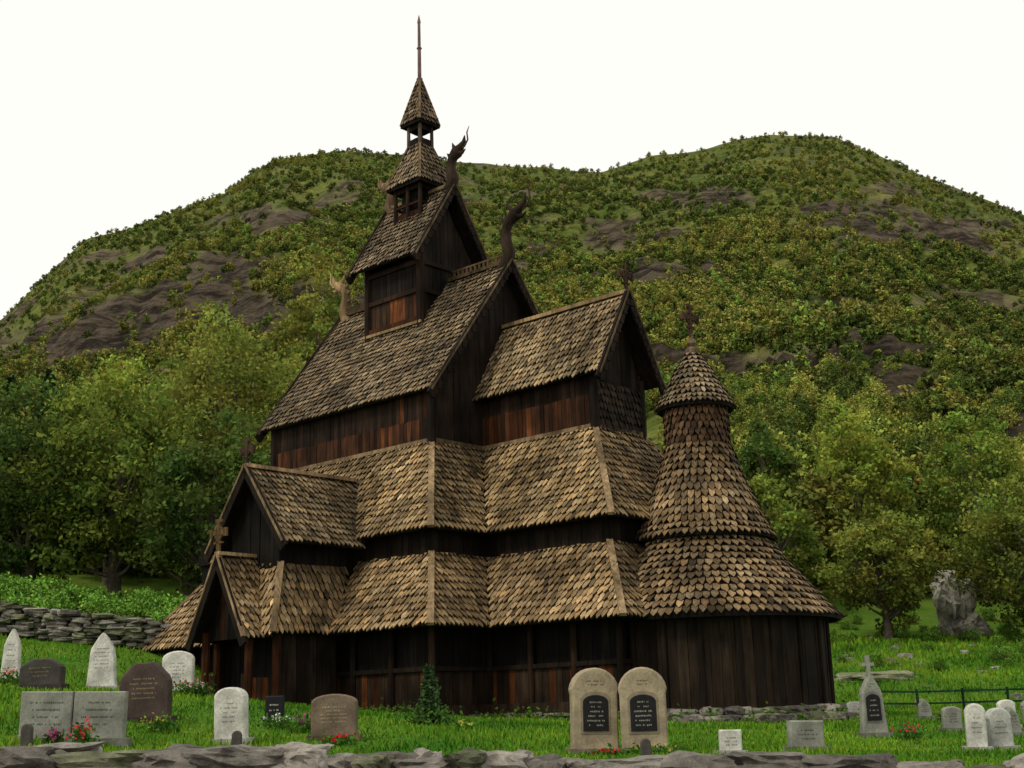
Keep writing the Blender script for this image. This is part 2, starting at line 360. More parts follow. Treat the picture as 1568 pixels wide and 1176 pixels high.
for y,x0,x1 in ((-n_-.03,-e,e),(-m_-.03,e,E)): tr.beam((x0,y,z2t+.02),(x1,y,z2t+.02),.1,.1,sc(HIP,.8))
tr.beam((E+.03,-m_,z2t+.02),(E+.03,m_,z2t+.02),.1,.12,sc(HIP,.4)); tr.beam((e+.03,-n_,z2t+.02),(e+.03,-m_,z2t+.02),.1,.12,sc(HIP,.4))
roof(sh,sl,[(E+.04,-m_,z2t+.05),(E+.04,m_,z2t+.05),(E+.03,m_,zc3-.2),(E+.03,-m_,zc3-.2)],(.022,.015,.01),.14,.2)
def gable_roof(x0,x1,hw,ze,zr,tint,w=.14,ex=.2,barge=DK,axis='e',c=0.,xb0=None,ridge=HIP,bw=.26,ends=(1,1)):
    def T(a,b_,z): return (a,c+b_,z) if axis=='e' else (c-b_,a,z)
    if xb0 is None: xb0=x0
    roof(sh,sl,[T(x0,-hw,ze),T(x1,-hw,ze),T(x1,0,zr),T(xb0,0,zr)],tint,w,ex)
    roof(sh,sl,[T(x1,hw,ze),T(x0,hw,ze),T(xb0,0,zr),T(x1,0,zr)],tint,w,ex)
    for x_,q in ((x1,1),(x0,-1)):
        if not ends[0 if q==1 else 1]: continue
        for s in (-1,1):
            sp=Vector(T(x_+q*.02,s*(hw+.08),ze-.14)); tp=Vector(T(x_+q*.02,0,zr+.08))
            dn=Vector((0,0,-.1))
            tr.beam(sp+dn,tp+dn,.07,bw,barge,up=(Vector((0,0,1))))
            tr.beam(sp+Vector((0,0,.04)),tp+Vector((0,0,.02)),.12,.045,sc(HIP,.4),up=Vector((0,0,1)))
            nk=int((tp-sp).length/.3)
            for k in range(nk):
                p=sp.lerp(tp,(k+.5)/nk)+Vector((q*.045,0,-.22)); tr.beam(p+Vector((0,0,-.06)),p+Vector((0,0,.1)),.14,.03,barge,up=Vector((1,0,0)))
    tr.beam(T(min(xb0,x1),0,zr+.05),T(max(xb0,x1),0,zr+.05),.2,.1,ridge)
gable_roof(-G,G,Hn,z3,z4,TM,.14,.2,ridge=(.06,.04,.02))
gable_roof(e-.05,7.66,1.28,zc3-.1,zc4,TC,.14,.2,ends=(1,0),ridge=(.3,.2,.10))
for k in range(26):
    x=1.35+k*.085
    if k%2==0: tr.box(x,x+.06,-.02,.02,z4+.1,z4+.27,(.07,.045,.022))
tr.beam((1.3,0,z4+.29),(3.5,0,z4+.29),.05,.05,(.08,.05,.025)); tr.beam((-3.5,0,z4+.2),(-1.3,0,z4+.2),.04,.2,(.06,.04,.02))
# tower
b1=1.12; z5=12.9; z6=15.31
for a,b_ in (((-b1,-b1),(b1,-b1)),((b1,b1),(-b1,b1))): boards(wl,a,b_,10.7,11.9,BRN,.16,.25,var=.6); boards(wl,a,b_,11.9,z5,DK,.16,.08,var=.6)
zt=lambda s:z5+.05+(z6-z5)*(1-abs(2*s-1))*.72
boards(wl,(b1,-b1),(b1,b1),10.7,0,DK,.16,.0,ztop=zt); boards(wl,(-b1,b1),(-b1,-b1),10.7,0,DK,.16,0,ztop=zt)
for sx in(-1,1):
    for sy in(-1,1): tr.tube([(sx*b1,sy*b1,10.7),(sx*b1,sy*b1,z5+.2)],[.13,.13],sc(BRN,.5))
for z in (11.05,11.9,12.75):
    for s in(-1,1): tr.beam((-b1,s*(b1+.04),z),(b1,s*(b1+.04),z),.08,.13,sc(RED,.4) if z<11.5 else sc(BRN,.8))
    tr.beam((b1+.04,-b1,z),(b1+.04,b1,z),.08,.13,DK)
tr.beam((-b1-.1,-b1-.06,10.92),(b1+.1,-b1-.06,10.92),.12,.08,HIP)
gable_roof(-1.42,1.42,1.56,z5-.02,z6,TT,.13,.19)
b2=.54; z7=15.6
for z0_,zt_,cc in ((14.2,14.72,RED),(15.4,15.66,BRN)):
    for a,b_ in (((-b2,-b2),(b2,-b2)),((b2,-b2),(b2,b2)),((b2,b2),(-b2,b2)),((-b2,b2),(-b2,-b2))): boards(wl,a,b_,z0_,zt_,sc(cc,.4),.14,.15)
for a,b_ in (((-.4,-.4),(.4,-.4)),((.4,-.4),(.4,.4)),((.4,.4),(-.4,.4)),((-.4,.4),(-.4,-.4))): boards(wl,a,b_,14.4,15.6,BLK,.14,0)  # black inner boards stand in for the shade inside the openings
for sx in(-1,0,1):
    for sy in(-1,0,1):
        if sx or sy: tr.tube([(sx*b2,sy*b2,14.2),(sx*b2,sy*b2,15.65)],[.075,.06],sc(BRN,.8))
for s in(-1,1):
    tr.beam((-b2,s*b2,14.95),(b2,s*b2,14.95),.06,.07,sc(RED,.35)); tr.beam((s*b2,-b2,14.95),(s*b2,b2,14.95),.06,.07,BRN)
def pyr(hw,ze,ht,zt_,tint,w=.11,ex=.16):
    for k in range(4):
        a=k*math.pi/2; cs,sn=round(math.cos(a)),round(math.sin(a)); rt=lambda x,y,z:(x*cs-y*sn,x*sn+y*cs,z)
        roof(sh,sl,[rt(-hw,-hw,ze),rt(hw,-hw,ze),rt(ht,-ht,zt_),rt(-ht,-ht,zt_)],sc(tint,.7 if k==1 else 1),w,ex)  # east face darkened: its shade is put into the tint
        tr.beam(rt(hw,-hw,ze-.01),rt(ht,-ht,zt_+.02),.07,.05,sc(HIP,.7),up=Vector(rt(1,-1,1)))
        tr.beam(rt(-hw,-hw+.03,ze-.05),rt(hw,-hw+.03,ze-.05),.05,.09,BLK)
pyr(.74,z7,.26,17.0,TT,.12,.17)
b3=.25
for sx in(-1,1):
    for sy in(-1,1): tr.tube([(sx*b3,sy*b3,16.9),(sx*b3,sy*b3,17.8)],[.06,.05],(.06,.045,.035))
for a,b_ in (((-b3,-b3),(b3,-b3)),((b3,-b3),(b3,b3)),((b3,b3),(-b3,b3)),((-b3,b3),(-b3,-b3))):
    boards(wl,a,b_,16.9,17.2,DK,.12,.1); boards(wl,a,b_,17.5,17.85,DK,.12,.0)
tr.tube([(0,0,16.9),(0,0,17.8)],[.08,.08],DK)
pyr(.43,17.72,.06,19.2,(.2,.14,.085),.11,.15)
tr.tube([(0,0,19.1),(0,0,19.3),(0,0,19.35),(0,0,19.5),(0,0,20.3),(0,0,20.35),(0,0,20.4),(0,0,21.2),(0,0,21.25),(0,0,21.5)],[.09,.1,.06,.06,.055,.09,.05,.045,.06,.01],(.15,.095,.09))
# apse
EA=9.53; half=(-math.pi*.62,math.pi*.62)
cone(sh,sl,EA,0,[(3.0,1.98),(2.3,2.78),(1.45,3.85)],(.19,.128,.066),.18,.21,*half)
cone(sh,sl,EA,0,[(1.68,3.86),(1.5,4.15),(1.1,5.1),(.74,6.15)],(.175,.117,.06),.16,.19)
cone(sh,sl,EA,0,[(.74,6.12),(.74,7.15)],(.08,.045,.024),.14,.18)
cone(sh,sl,EA,0,[(.93,7.06),(.8,7.3),(.42,8.0),(.08,8.5)],(.17,.124,.072),.12,.15)
def cyl(mb_,cx,cy,r,z0_,z1_,col,a0=0,a1=2*math.pi,n_=40,red=0):
    for k in range(n_):
        q0=a0+(a1-a0)*k/n_;q1=a0+(a1-a0)*(k+1)/n_
        boards(mb_,(cx+r*math.cos(q0),cy+r*math.sin(q0)),(cx+r*math.cos(q1),cy+r*math.sin(q1)),z0_,z1_,col,9,red,th=.04)
cyl(wl,EA,0,2.62,-.05,2.35,(.016,.0105,.0065),*half,n_=44)
cyl(wl,EA,0,1.42,3.6,4.3,DK,n_=30)
for zz,rr in ((2.0,2.95),(3.9,1.62),(7.08,.88)):
    for k in range(40):
        q=2*math.pi*k/40;q2=2*math.pi*(k+1)/40
        if rr>2 and not(-2<((q+math.pi)%(2*math.pi)-math.pi)<2): continue
        tr.beam((EA+rr*math.cos(q),rr*math.sin(q),zz-.05),(EA+rr*math.cos(q2),rr*math.sin(q2),zz-.05),.08,.08,BLK)
for k in range(14):
    q=half[0]+(half[1]-half[0])*k/13; tr.tube([(EA+2.66*math.cos(q),2.66*math.sin(q),0),(EA+2.66*math.cos(q),2.66*math.sin(q),2.1)],[.06,.06],DK)
tr.tube([(EA,0,8.4),(EA,0,8.55),(EA,0,8.62),(EA,0,8.7),(EA,0,8.8),(EA,0,8.95)],[.16,.17,.07,.12,.06,.04],(.10,.07,.045),12)
def cross(x,y,z,h,ax='n',col=(.055,.03,.017),k=1.):
    def B(a0,a1,z0_,z1_):
        if ax=='n': tr.box(x-.03,x+.03,y+a0,y+a1,z0_,z1_,col)
        else: tr.box(x+a0,x+a1,y-.03,y+.03,z0_,z1_,col)
    B(-.05*k,.05*k,z,z+h); a=h*.38; zc=z+h*.66; B(-a,-.055*k,zc-.055,zc+.055); B(.055*k,a,zc-.055,zc+.055)
    for q in (-a,a): B(q-.055,q+.055,zc-.1,zc+.1)
    B(-.11,.11,z+h-.002,z+h+.08); B(-.14*k,.14*k,z+h*.3,z+h*.36)
    for q in range(10):
        t=2*math.pi*q/10;t_=2*math.pi*(q+1)/10; r=h*.2
        if ax=='n': tr.beam((x,y+r*math.cos(t),zc+r*math.sin(t)),(x,y+r*math.cos(t_),zc+r*math.sin(t_)),.05,.05,col,up=Vector((1,0,0)))
        else: tr.beam((x+r*math.cos(t),y,zc+r*math.sin(t)),(x+r*math.cos(t_),y,zc+r*math.sin(t_)),.05,.05,col,up=Vector((0,1,0)))
cross(EA,0,8.85,.78,'n'); cross(7.62,0,zc4+.05,.68,'n')
# south portal
PE=1.12
te=sc(TC,.72)  # side-facing gable slopes, shade painted into a darker tint
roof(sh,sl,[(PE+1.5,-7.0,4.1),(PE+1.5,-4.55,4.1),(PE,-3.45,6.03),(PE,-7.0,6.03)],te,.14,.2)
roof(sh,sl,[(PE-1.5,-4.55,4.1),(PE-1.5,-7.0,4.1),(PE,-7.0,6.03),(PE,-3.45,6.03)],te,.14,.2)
tr.beam((PE,-7.05,6.08),(PE,-3.6,6.08),.22,.09,(.3,.2,.11))
for s in(-1,1):
    tr.beam((PE+s*1.55,-7.03,3.93),(PE,-7.03,5.98),.07,.24,sc(DK,.9)); tr.beam((PE+s*1.54,-7.03,4.08),(PE,-7.03,6.1),.13,.05,sc(HIP,.7))
    boards(wl,*(((PE+.95,-6.7),(PE+.95,-4.2)) if s>0 else ((PE-.95,-4.2),(PE-.95,-6.7))),3.4,4.7,BLK,.2,.0)
boards(wl,(PE-.95,-6.7),(PE+.95,-6.7),3.3,0,BLK,.19,.0,ztop=lambda s:4.55+1.3*(1-abs(2*s-1)))
sw=1.42;tw=.95
roof(sh,sl,[(PE+sw,-7.2,z1),(PE+sw,-A1n+.3,z1),(PE+tw,-4.6,3.65),(PE+tw,-6.65,3.65)],sc(TL,.72))  # portal sides get painted shade; the south slope keeps full tint
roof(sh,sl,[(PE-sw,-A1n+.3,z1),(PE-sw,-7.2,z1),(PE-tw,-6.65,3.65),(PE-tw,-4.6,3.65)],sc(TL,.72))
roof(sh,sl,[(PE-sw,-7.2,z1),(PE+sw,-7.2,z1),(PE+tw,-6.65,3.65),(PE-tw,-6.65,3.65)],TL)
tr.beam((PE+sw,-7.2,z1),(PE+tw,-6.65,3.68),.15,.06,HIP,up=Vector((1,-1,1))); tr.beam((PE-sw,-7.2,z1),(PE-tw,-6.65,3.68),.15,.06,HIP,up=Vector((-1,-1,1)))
roof(sh,sl,[(PE+1.07,-7.75,1.9),(PE+1.07,-6.9,1.9),(PE,-6.6,3.84),(PE,-7.75,3.84)],sc(TL,.65),.14,.2)  # porch side slopes darkened the same way, shade in the colour
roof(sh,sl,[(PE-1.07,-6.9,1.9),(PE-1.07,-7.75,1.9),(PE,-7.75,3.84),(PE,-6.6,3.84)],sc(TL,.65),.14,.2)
tr.beam((PE,-7.8,3.89),(PE,-6.7,3.89),.2,.08,(.28,.19,.1))
for s in(-1,1):
    tr.beam((PE+s*1.1,-7.78,1.72),(PE,-7.78,3.74),.07,.22,DK); tr.beam((PE+s*1.1,-7.78,1.9),(PE,-7.78,3.9),.12,.05,HIP)
    tr.tube([(PE+s*.85,-7.45,.1),(PE+s*.85,-7.45,2.1)],[.1,.1],sc(RED,.4)); tr.tube([(PE+s*1.15,-6.9,.1),(PE+s*1.15,-6.9,2.1)],[.1,.1],sc(RED,.3))
boards(wl,(PE-.85,-7.4),(PE+.85,-7.4),1.9,0,DK,.17,.05,ztop=lambda s:2.0+1.55*(1-abs(2*s-1)))
boards(wl,(PE+1.12,-6.9),(PE+1.12,-5.1),.25,2.3,DK,.2,.08); boards(wl,(PE-1.12,-5.1),(PE-1.12,-6.9),.25,2.3,DK,.2,.0)
boards(wl,(PE+.85,-7.4),(PE+.85,-6.9),.3,1.0,BRN,.17,.5)
for s in (-1,1): boards(wl,(PE+(-.85 if s<0 else .5),-7.4),(PE+(-.5 if s<0 else .85),-7.4),.2,1.1,BRN,.17,.5)
boards(wl,(PE-1.12,-6.6),(PE+1.12,-6.6),.2,2.3,BLK,.25,0)  # black backing paints the darkness of the porch opening
cross(PE,-7.0,6.05,.62,'e',(.05,.03,.017)); cross(PE,-7.76,3.9,.72,'e',(.10,.06,.025),1.2)
# dragons
def dragon(x,z,s,k=1.,col=(.03,.019,.012)):
    D=MB(); P=lambda a,b_,y=0:(x+s*a*k,y,z+b_*k)
    D.tube([P(-.4,-.15),P(-.1,.05),P(0,.35),P(-.1,.7),P(-.1,1.0),P(.02,1.2),P(.22,1.34),P(.36,1.38)],[.15,.19,.18,.16,.14,.15,.19,.13],col,8)
    D.tube([P(.24,1.4),P(.44,1.5),P(.6,1.64),P(.64,1.88)],[.15,.11,.07,.015],col,8)
    D.tube([P(.26,1.3),P(.48,1.24),P(.68,1.33)],[.1,.065,.012],col,6)
    D.tube([P(.4,1.4),P(.62,1.45),P(.8,1.66),P(.76,1.96),P(.88,2.18)],[.035,.03,.025,.022,.008],sc(col,1.6),6)
    for a,b_,c,d in ((.2,1.42,-.02,1.8),(-.02,1.2,-.3,1.45),(-.12,.95,-.38,1.12),(-.12,.65,-.36,.78),(-.05,.4,-.3,.5)): D.tube([P(a,b_),P((a+c)/2-.03,(b_+d)/2),P(c,d)],[.09,.06,.008],col,6)
    D.tube([P(.25,1.42,.12),P(.25,1.48,.17)],[.04,.02],sc(col,2),6); D.tube([P(.25,1.42,-.12),P(.25,1.48,-.17)],[.04,.02],sc(col,2),6)
    D.obj('dragon_head',M_WD,CH,True)
dragon(3.58,z4-.05,1,1.05); dragon(-3.58,z4-.1,-1,.86,(.2,.135,.065)); dragon(1.4,z6-.05,1,.8); dragon(-1.4,z6-.1,-1,.68,(.13,.085,.045))
sh.obj('roof_shingles',M_SH,CH); sl.obj('roof_boarding',M_WD,CH); wl.obj('plank_walls',M_WD,CH); tr.obj('timber_frame_and_trim',M_WD,CH)
# foundation stones
mb=MB()
def stones(p0,p1,zt_,zb):
    p0=Vector(p0);p1=Vector(p1);L=(p1-p0).length;t=0
    while t<L:
        w=U(.2,.6); c=p0+(p1-p0)*(t/L)
        for r_ in range(3): mb.rock((c.x+U(-.06,.06),c.y+U(-.06,.06),zt_-.06-r_*.14),(w*1.05,.55+.18*r_,U(.14,.24)),stonecol(.07,.24,.25),U(-.3,.3)+math.atan2(p1.y-p0.y,p1.x-p0.x),3,.4)
        t+=w*.93
e,n_,E,m_=A1e-.5,A1n-.5,EC-.5,C1-.5
stones((e,-m_),(E,-m_),0,0);stones((-e,-n_),(e,-n_),0,0);stones((e,-n_),(e,-m_),0,0)
for k in range(16):
    q=half[0]+(half[1]-half[0])*k/16;q2=half[0]+(half[1]-half[0])*(k+1)/16
    stones((EA+2.72*math.cos(q),2.72*math.sin(q)),(EA+2.72*math.cos(q2),2.72*math.sin(q2)),0,0)
for k in range(40):
    q=U(-1.6,.9); r=U(2.9,3.7); mb.rock((EA+r*math.cos(q),r*math.sin(q),-.22),(U(.2,.5),U(.2,.4),U(.12,.25)),stonecol(.08,.26,.3),U(0,3),3,.4)
mb.obj('foundation_stones',M_ST,CH)
# ------------------------------------------------------------ gravestones
WHITE=(.58,.56,.50);GRAY=(.25,.25,.21);TAN=(.34,.275,.18);DARK=(.06,.052,.045);BK=(.012,.012,.014)
def outline(kind,w,h):
    hw=w/2; P=[(-hw,0),(hw,0)]
    if kind=='rect': P+=[(hw,h),(-hw,h)]
    elif kind=='arch': P+=[(hw,h*.66)]+[(hw*1.06*math.cos(t),h*.7+h*.3*math.sin(t)) for t in np.linspace(.1,math.pi-.1,13)]+[(-hw,h*.66)]
    elif kind=='round': P+=[(hw,h*.82)]+[(hw*math.cos(t),h*.8+h*.2*math.sin(t)) for t in np.linspace(.15,math.pi-.15,11)]+[(-hw,h*.82)]
    elif kind=='point': P=[(-hw,0),(hw,0),(hw*.8,h*.66)]+[(hw*.8*(1-t)**.8,h*.68+h*.32*t) for t in np.linspace(0.1,1,6)]+[(-hw*.8*(t)**.8,h-h*.32*t) for t in np.linspace(0.1,.9,5)]+[(-hw*.8,h*.66)]
    elif kind=='boulder': P+=[(hw*(1.0+.05*math.sin(5*t))*math.cos(t),h*.4+h*.6*max(0,math.sin(t))**.7*(1+.04*math.sin(7*t))) for t in np.linspace(.05,math.pi-.05,14)]
    return [(float(a),float(b_)) for a,b_ in P]
def extr(mb,P,y0,y1,z0_,col,bev=.02,xc=0):
    cx=sum(p[0] for p in P)/len(P); cy=sum(p[1] for p in P)/len(P)
    ins=[(p[0]+(0 if abs(p[0]-cx)<bev else (-bev if p[0]>cx else bev)),p[1]-(bev if p[1]>cy else 0)) for p in P]; k=len(P)
    rings=[[(xc+p[0],y0,z0_+p[1]) for p in ins],[(xc+p[0],y0+bev,z0_+p[1]) for p in P],[(xc+p[0],y1-bev,z0_+p[1]) for p in P],[(xc+p[0],y1,z0_+p[1]) for p in ins]]
    V=sum(rings,[]); F=[tuple(range(k)),tuple(range(4*k-1,3*k-1,-1))]
    for r_ in range(3):
        for i in range(k): F.append((r_*k+i,(r_+1)*k+i,(r_+1)*k+(i+1)%k,r_*k+(i+1)%k))
    mb.add(V,F,col)
def inscr(mb,w,za,zb,y,col,rows,xc=0):
    for r_ in range(rows):
        z=zb-(zb-za)*(r_+.5)/rows; hh=min(.014,(zb-za)/rows*.25); L=w*U(.5,.95); x=-L/2
        while x<L/2:
            l=U(.008,.02)
            if R()>.18:
                h2=hh*U(.5,1); mb.box(xc+x,xc+min(x+l,L/2),y-.002,y+.004,z-h2,z+hh*U(.5,1),col)
            x+=l+.009
def gravestone(X,Y,w,h,kind,col,th=.16,plaque=None,plinth=True,rz=0,rows=4,tilt=0,wide2=False,ccross=False,ic=None):
    mb=MB()
    if plinth: mb.box(-w/2-.06,w/2+.06,-th/2-.07,th/2+.07,-.14,.07,sc(col,.6) if plinth is True else plinth)
    if wide2:
        for s in(-1,1): extr(mb,outline('rect',w/2-.015,h),-th/2,th/2,.05,col,.015,s*w/4); inscr(mb,w/2*.75,.2,h*.92,-th/2,sc(col,.35),rows,s*w/4)
    else:
        extr(mb,outline(kind,w,h-.06),-th/2,th/2,.06,col)
        if plaque:
            extr(mb,outline('round',w*.56,h*.42),-th/2-.02,-th/2+.02,h*.26,BK,.008); inscr(mb,w*.42,h*.3,h*.62,-th/2-.02,(.3,.28,.22),rows)
            extr(mb,outline('round',w*.66,h*.5),-th/2-.008,-th/2+.02,h*.225,sc(col,.7),.004); inscr(mb,w*.4,h*.78,h*.86,-th/2,sc(col,.35),2)
        else: inscr(mb,w*.62,h*.35,h*.75,-th/2,ic or sc(col,.4),rows)
    if ccross: mb.box(-.035,.035,-.04,.04,h-.02,h+.32,col); mb.box(-.11,-.037,-.035,.035,h+.14,h+.2,col); mb.box(.037,.11,-.035,.035,h+.14,h+.2,col)
    ob=mb.obj('gravestone',M_GR); ob.location=(X,Y,Hs(X,Y)); ob.rotation_euler=(tilt+U(-.03,.03),U(-.03,.03),rz)
gravestone(-10.2,27,.38,1.05,'point',WHITE,plaque=None,plinth=BK,rows=4)
gravestone(-8.84,25,.75,.55,'boulder',DARK,.3,rows=3,ic=(.2,.17,.08))
gravestone(-8.36,27,.58,1.12,'point',WHITE,.18,rows=6)
gravestone(-5.8,21,.76,.9,'boulder',(.07,.048,.04),.25,rows=5,ic=(.25,.19,.1))
gravestone(-6.83,27,.62,.85,'round',WHITE,.18,plinth=BK,rows=5)
gravestone(-5.93,18,1.38,.62,'rect',GRAY,.16,wide2=True,rows=4,rz=.05)
gravestone(-4.25,20,.46,.8,'round',WHITE,.22,rows=5,rz=-.15)
gravestone(-4.04,22.3,.3,.42,'rect',BK,.15,rows=2,ic=(.5,.5,.45))
gravestone(-2.85,20.8,.7,.68,'round',(.17,.125,.085),.18,rows=5,ic=(.35,.28,.18))
gravestone(1.04,19.7,.66,1.2,'arch',TAN,.3,plaque=True,rz=.12,rows=6)
gravestone(1.75,19.5,.66,1.2,'arch',TAN,.3,plaque=True,rz=-.1,rows=6)
gravestone(2.81,18.5,.3,.34,'rect',WHITE,.12,rows=3)
gravestone(3.93,19,.5,.42,'rect',GRAY,.15,rows=3,rz=.2)
gravestone(6.05,23.5,.44,1.05,'point',GRAY,.24,plaque=True,ccross=True,rows=4)
gravestone(6.63,20,.28,.68,'round',WHITE,.18,rows=4,rz=-.2); gravestone(7.05,20.2,.34,.62,'arch',(.42,.42,.38),.18,rows=3)
gravestone(7.87,25,.34,.45,'round',GRAY,.15); gravestone(8.87,30,.3,.42,'point',GRAY,.15); gravestone(7.36,30,.42,.36,'round',WHITE,.15); gravestone(8.6,24,.3,.5,'point',GRAY,.15)
gravestone(7.0,30.5,.3,.3,'round',TAN,.15); gravestone(9.6,27,.34,.55,'round',WHITE,.15); gravestone(10.8,29,.3,.5,'arch',GRAY,.15); gravestone(8.2,33,.3,.3,'round',GRAY,.15)
for X,Y in ((-6.13,16.9),(-3.9,18.7),(1.55,17.2)):
    mb=MB(); extr(mb,outline('round',.13,.34),-.05,.05,-.05,(.08,.07,.06),.01); ob=mb.obj('grave_marker',M_GR); ob.location=(X,Y,Hs(X,Y))
def flowers(name,X,Y,r,h,col,nf=40,nl=260):
    z=Hs(X,Y); c=rng.normal(size=(nl,3))*[r*.5,r*.4,h*.25]+[X,Y,z+h*.4]; Q=leafquads(c,.035)
    C=np.array([(.06,.15,.02)])*rng.uniform(.5,1.5,(nl,1))
    c2=rng.normal(size=(nf,3))*[r*.4,r*.3,h*.18]+[X,Y-.05,z+h*.72]; Q2=leafquads(c2,.028); C2=np.array([col])*rng.uniform(.6,1.2,(nf,1))
    quads_obj(name,np.concatenate([Q,Q2]),np.concatenate([C,C2]),M_LF)
RD=(.75,.02,.03)
for X,Y,r,h,c in ((-9.7,25.8,.3,.3,RD),(-5.6,17.4,.16,.32,(.7,.06,.08)),(-5.95,17.4,.12,.2,(.6,.1,.3)),(-6.5,26.2,.3,.3,(.6,.03,.06)),(-6.2,26.2,.25,.3,(.7,.5,.55)),(-2.7,20.2,.28,.16,RD),(-5.35,20.2,.3,.25,(.7,.6,.08)),
 (-3.85,21.6,.3,.22,(.75,.7,.7)),(-3.4,21.4,.25,.28,(.5,.05,.35)),(1.8,18.9,.4,.15,(.45,.4,.05)),(6.45,22.8,.25,.25,(.7,.04,.1)),(7.2,21,.2,.2,(.7,.2,.25)),(8.9,28.6,.25,.3,RD),(9.4,24,.2,.2,RD),(-10.1,24.6,.3,.35,(.1,.2,.05)),(-1.0,23.6,.2,.12,(.6,.55,.1)),(1.2,18.9,.25,.1,RD)):
    flowers('grave_flowers',X,Y,r,h,c)
def conifer(nq,size,col):
    t=rng.uniform(0,1,nq)**.8; an=rng.uniform(0,2*np.pi,nq); lay=.8+.2*np.sin(t*60); rr=(1-t)*.24*lay*rng.uniform(.3,1,nq)**.5
    c=np.c_[rr*np.cos(an),rr*np.sin(an),.06+t*.94-rr*.25]; Q=leafquads(c,size,.3)
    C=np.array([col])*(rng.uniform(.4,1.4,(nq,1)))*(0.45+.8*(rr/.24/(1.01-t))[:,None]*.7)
    return Q,C
Q,C=conifer(2200,.04,(.075,.14,.05)); wob=rng.normal(size=(len(Q),1,3))*.022; Q=Q+wob; Q[:,:,0]*=1.3;Q[:,:,1]*=1.3
c_=rng.normal(size=(900,3))*[.2,.16,.1]+[.02,-.05,.14]; Q2=leafquads(c_,.04); C2=np.array([(.07,.15,.025)])*rng.uniform(.5,1.4,(900,1))
ob=quads_obj('spruce_bush',np.concatenate([Q,Q2]),np.concatenate([C,C2]),M_LF); X,Y=-1.62,24.; ob.location=(X,Y,Hs(X,Y)-.05); ob.scale=(1.05,)*3
rot=math.atan2(-.6752,.7376)
def loc2w(e,n_): return (-2.613+e*math.cos(rot)-n_*math.sin(rot), 37.593+e*math.sin(rot)+n_*math.cos(rot))
cs_=[];
for k in range(220):
    s=R()
    if s<.4: p=loc2w(U(-1,6),-A1n+.2-abs(random.gauss(0,.25)))
    elif s<.6: p=loc2w(U(6,9.6),-C1+.2-abs(random.gauss(0,.25)))
    else:
        q=U(-1.7,1.); r=2.95+abs(random.gauss(0,.4)); p=loc2w(EA+r*math.cos(q),r*math.sin(q))
    z=Hs(*p)
    for j in range(int(U(8,26))): cs_.append((p[0]+random.gauss(0,.08),p[1]+random.gauss(0,.08),z+abs(random.gauss(0,.12))))
cs_=np.array(cs_); quads_obj('weeds',leafquads(cs_,.05),np.array([(.08,.16,.02)])*rng.uniform(.4,1.5,(len(cs_),1)),M_LF)
# ------------------------------------------------------------ trees
def crown(nq,cl,size,cz,rx,rz_,col,seed,clr=.1,shell=.55):
    r_=np.random.default_rng(seed); d=r_.normal(size=(cl,3)); d/=np.linalg.norm(d,axis=1)[:,None]
    rad=r_.uniform(shell,1,cl)**.6; lump=1+.28*np.sin(d[:,0]*5+seed)*np.cos(d[:,2]*4+seed*2); cc=d*(rad*lump)[:,None]*[rx,rx,rz_]+[0,0,cz]
    cc[:,:2]*=(1-.35*np.clip((cc[:,2]-cz)/rz_,0,1))[:,None]
    wh=r_.integers(0,cl,nq); off=r_.normal(size=(nq,3))*clr; off[:,2]*=.7; c=cc[wh]+off
    Q=leafquads(c,size); br=r_.uniform(.6,1.45,cl)[wh]
    hgt=(c[:,2]-cz)/rz_; C=np.array([col])*(br*(.9+.3*np.clip(hgt,-1,1))*r_.uniform(.7,1.3,nq))[:,None]  # height shading painted into leaf colour: undersides darker, tops lighter
    C[:,0]*=r_.uniform(.8,1.25,cl)[wh]
    return Q,C,cc
def tree(name,X,Y,h,w,col,seed,nq=14000,cl=160,size=.14,trunkcol=(.09,.075,.055),lowf=.12):
    T=empty(name,(X,Y,Hs(X,Y)-.1),U(0,6)); cz=h*(.5+lowf/2); rz_=h*(.5-lowf/2)*.97
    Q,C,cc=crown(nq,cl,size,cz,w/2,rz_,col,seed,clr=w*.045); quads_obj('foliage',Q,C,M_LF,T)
    mb=MB(); mb.tube([(0,0,0),(U(-.1,.1),0,h*.25),(U(-.2,.2),U(-.2,.2),h*.6),(0,0,h*.9)],[w*.035+.05,w*.028+.03,w*.015+.02,.01],trunkcol,9)
    for k in range(0,cl,max(1,cl//26)):
        p=cc[k]; z0_=max(h*.1,p[2]*.55); mb.tube([(0,0,z0_),(p[0]*.5,p[1]*.5,(z0_+p[2])/2-.02*h),tuple(p)],[w*.012+.02,w*.008+.012,.01],trunkcol,5)
    mb.obj('trunk_and_limbs',M_ST,T,True)
LG=(.19,.235,.033); MG=(.13,.18,.028); DG=(.07,.115,.022); OL=(.21,.235,.042)
tree('birch_tree',-12.9,60,13.8,8.5,OL,3,24000,420,.115); tree('birch_tree',-17,56,9.5,8,MG,5,18000,300,.12); tree('birch_tree',-21,57,9,8,DG,6,18000,300,.12)
tree('birch_tree',-11.4,74,18.5,6,OL,9,15000,260,.14); tree('birch_tree',-9.,64,10,6,MG,12,12000,220,.13); tree('birch_tree',-25.5,60,9,8,MG,15,13000,240,.13)
tree('birch_tree',-16.5,66,12,7,MG,17,13000,240,.13); tree('birch_tree',-21,68,12,7,LG,19,13000,240,.13); tree('birch_tree',-12,52,8,6,DG,31,13000,220,.12)
tree('apple_tree',16.2,59,5.8,4.8,(.16,.185,.032),21,13000,180,.10,lowf=.18); tree('apple_tree',22.3,58,7.,6.8,(.13,.165,.027),23,17000,240,.10,lowf=.18)
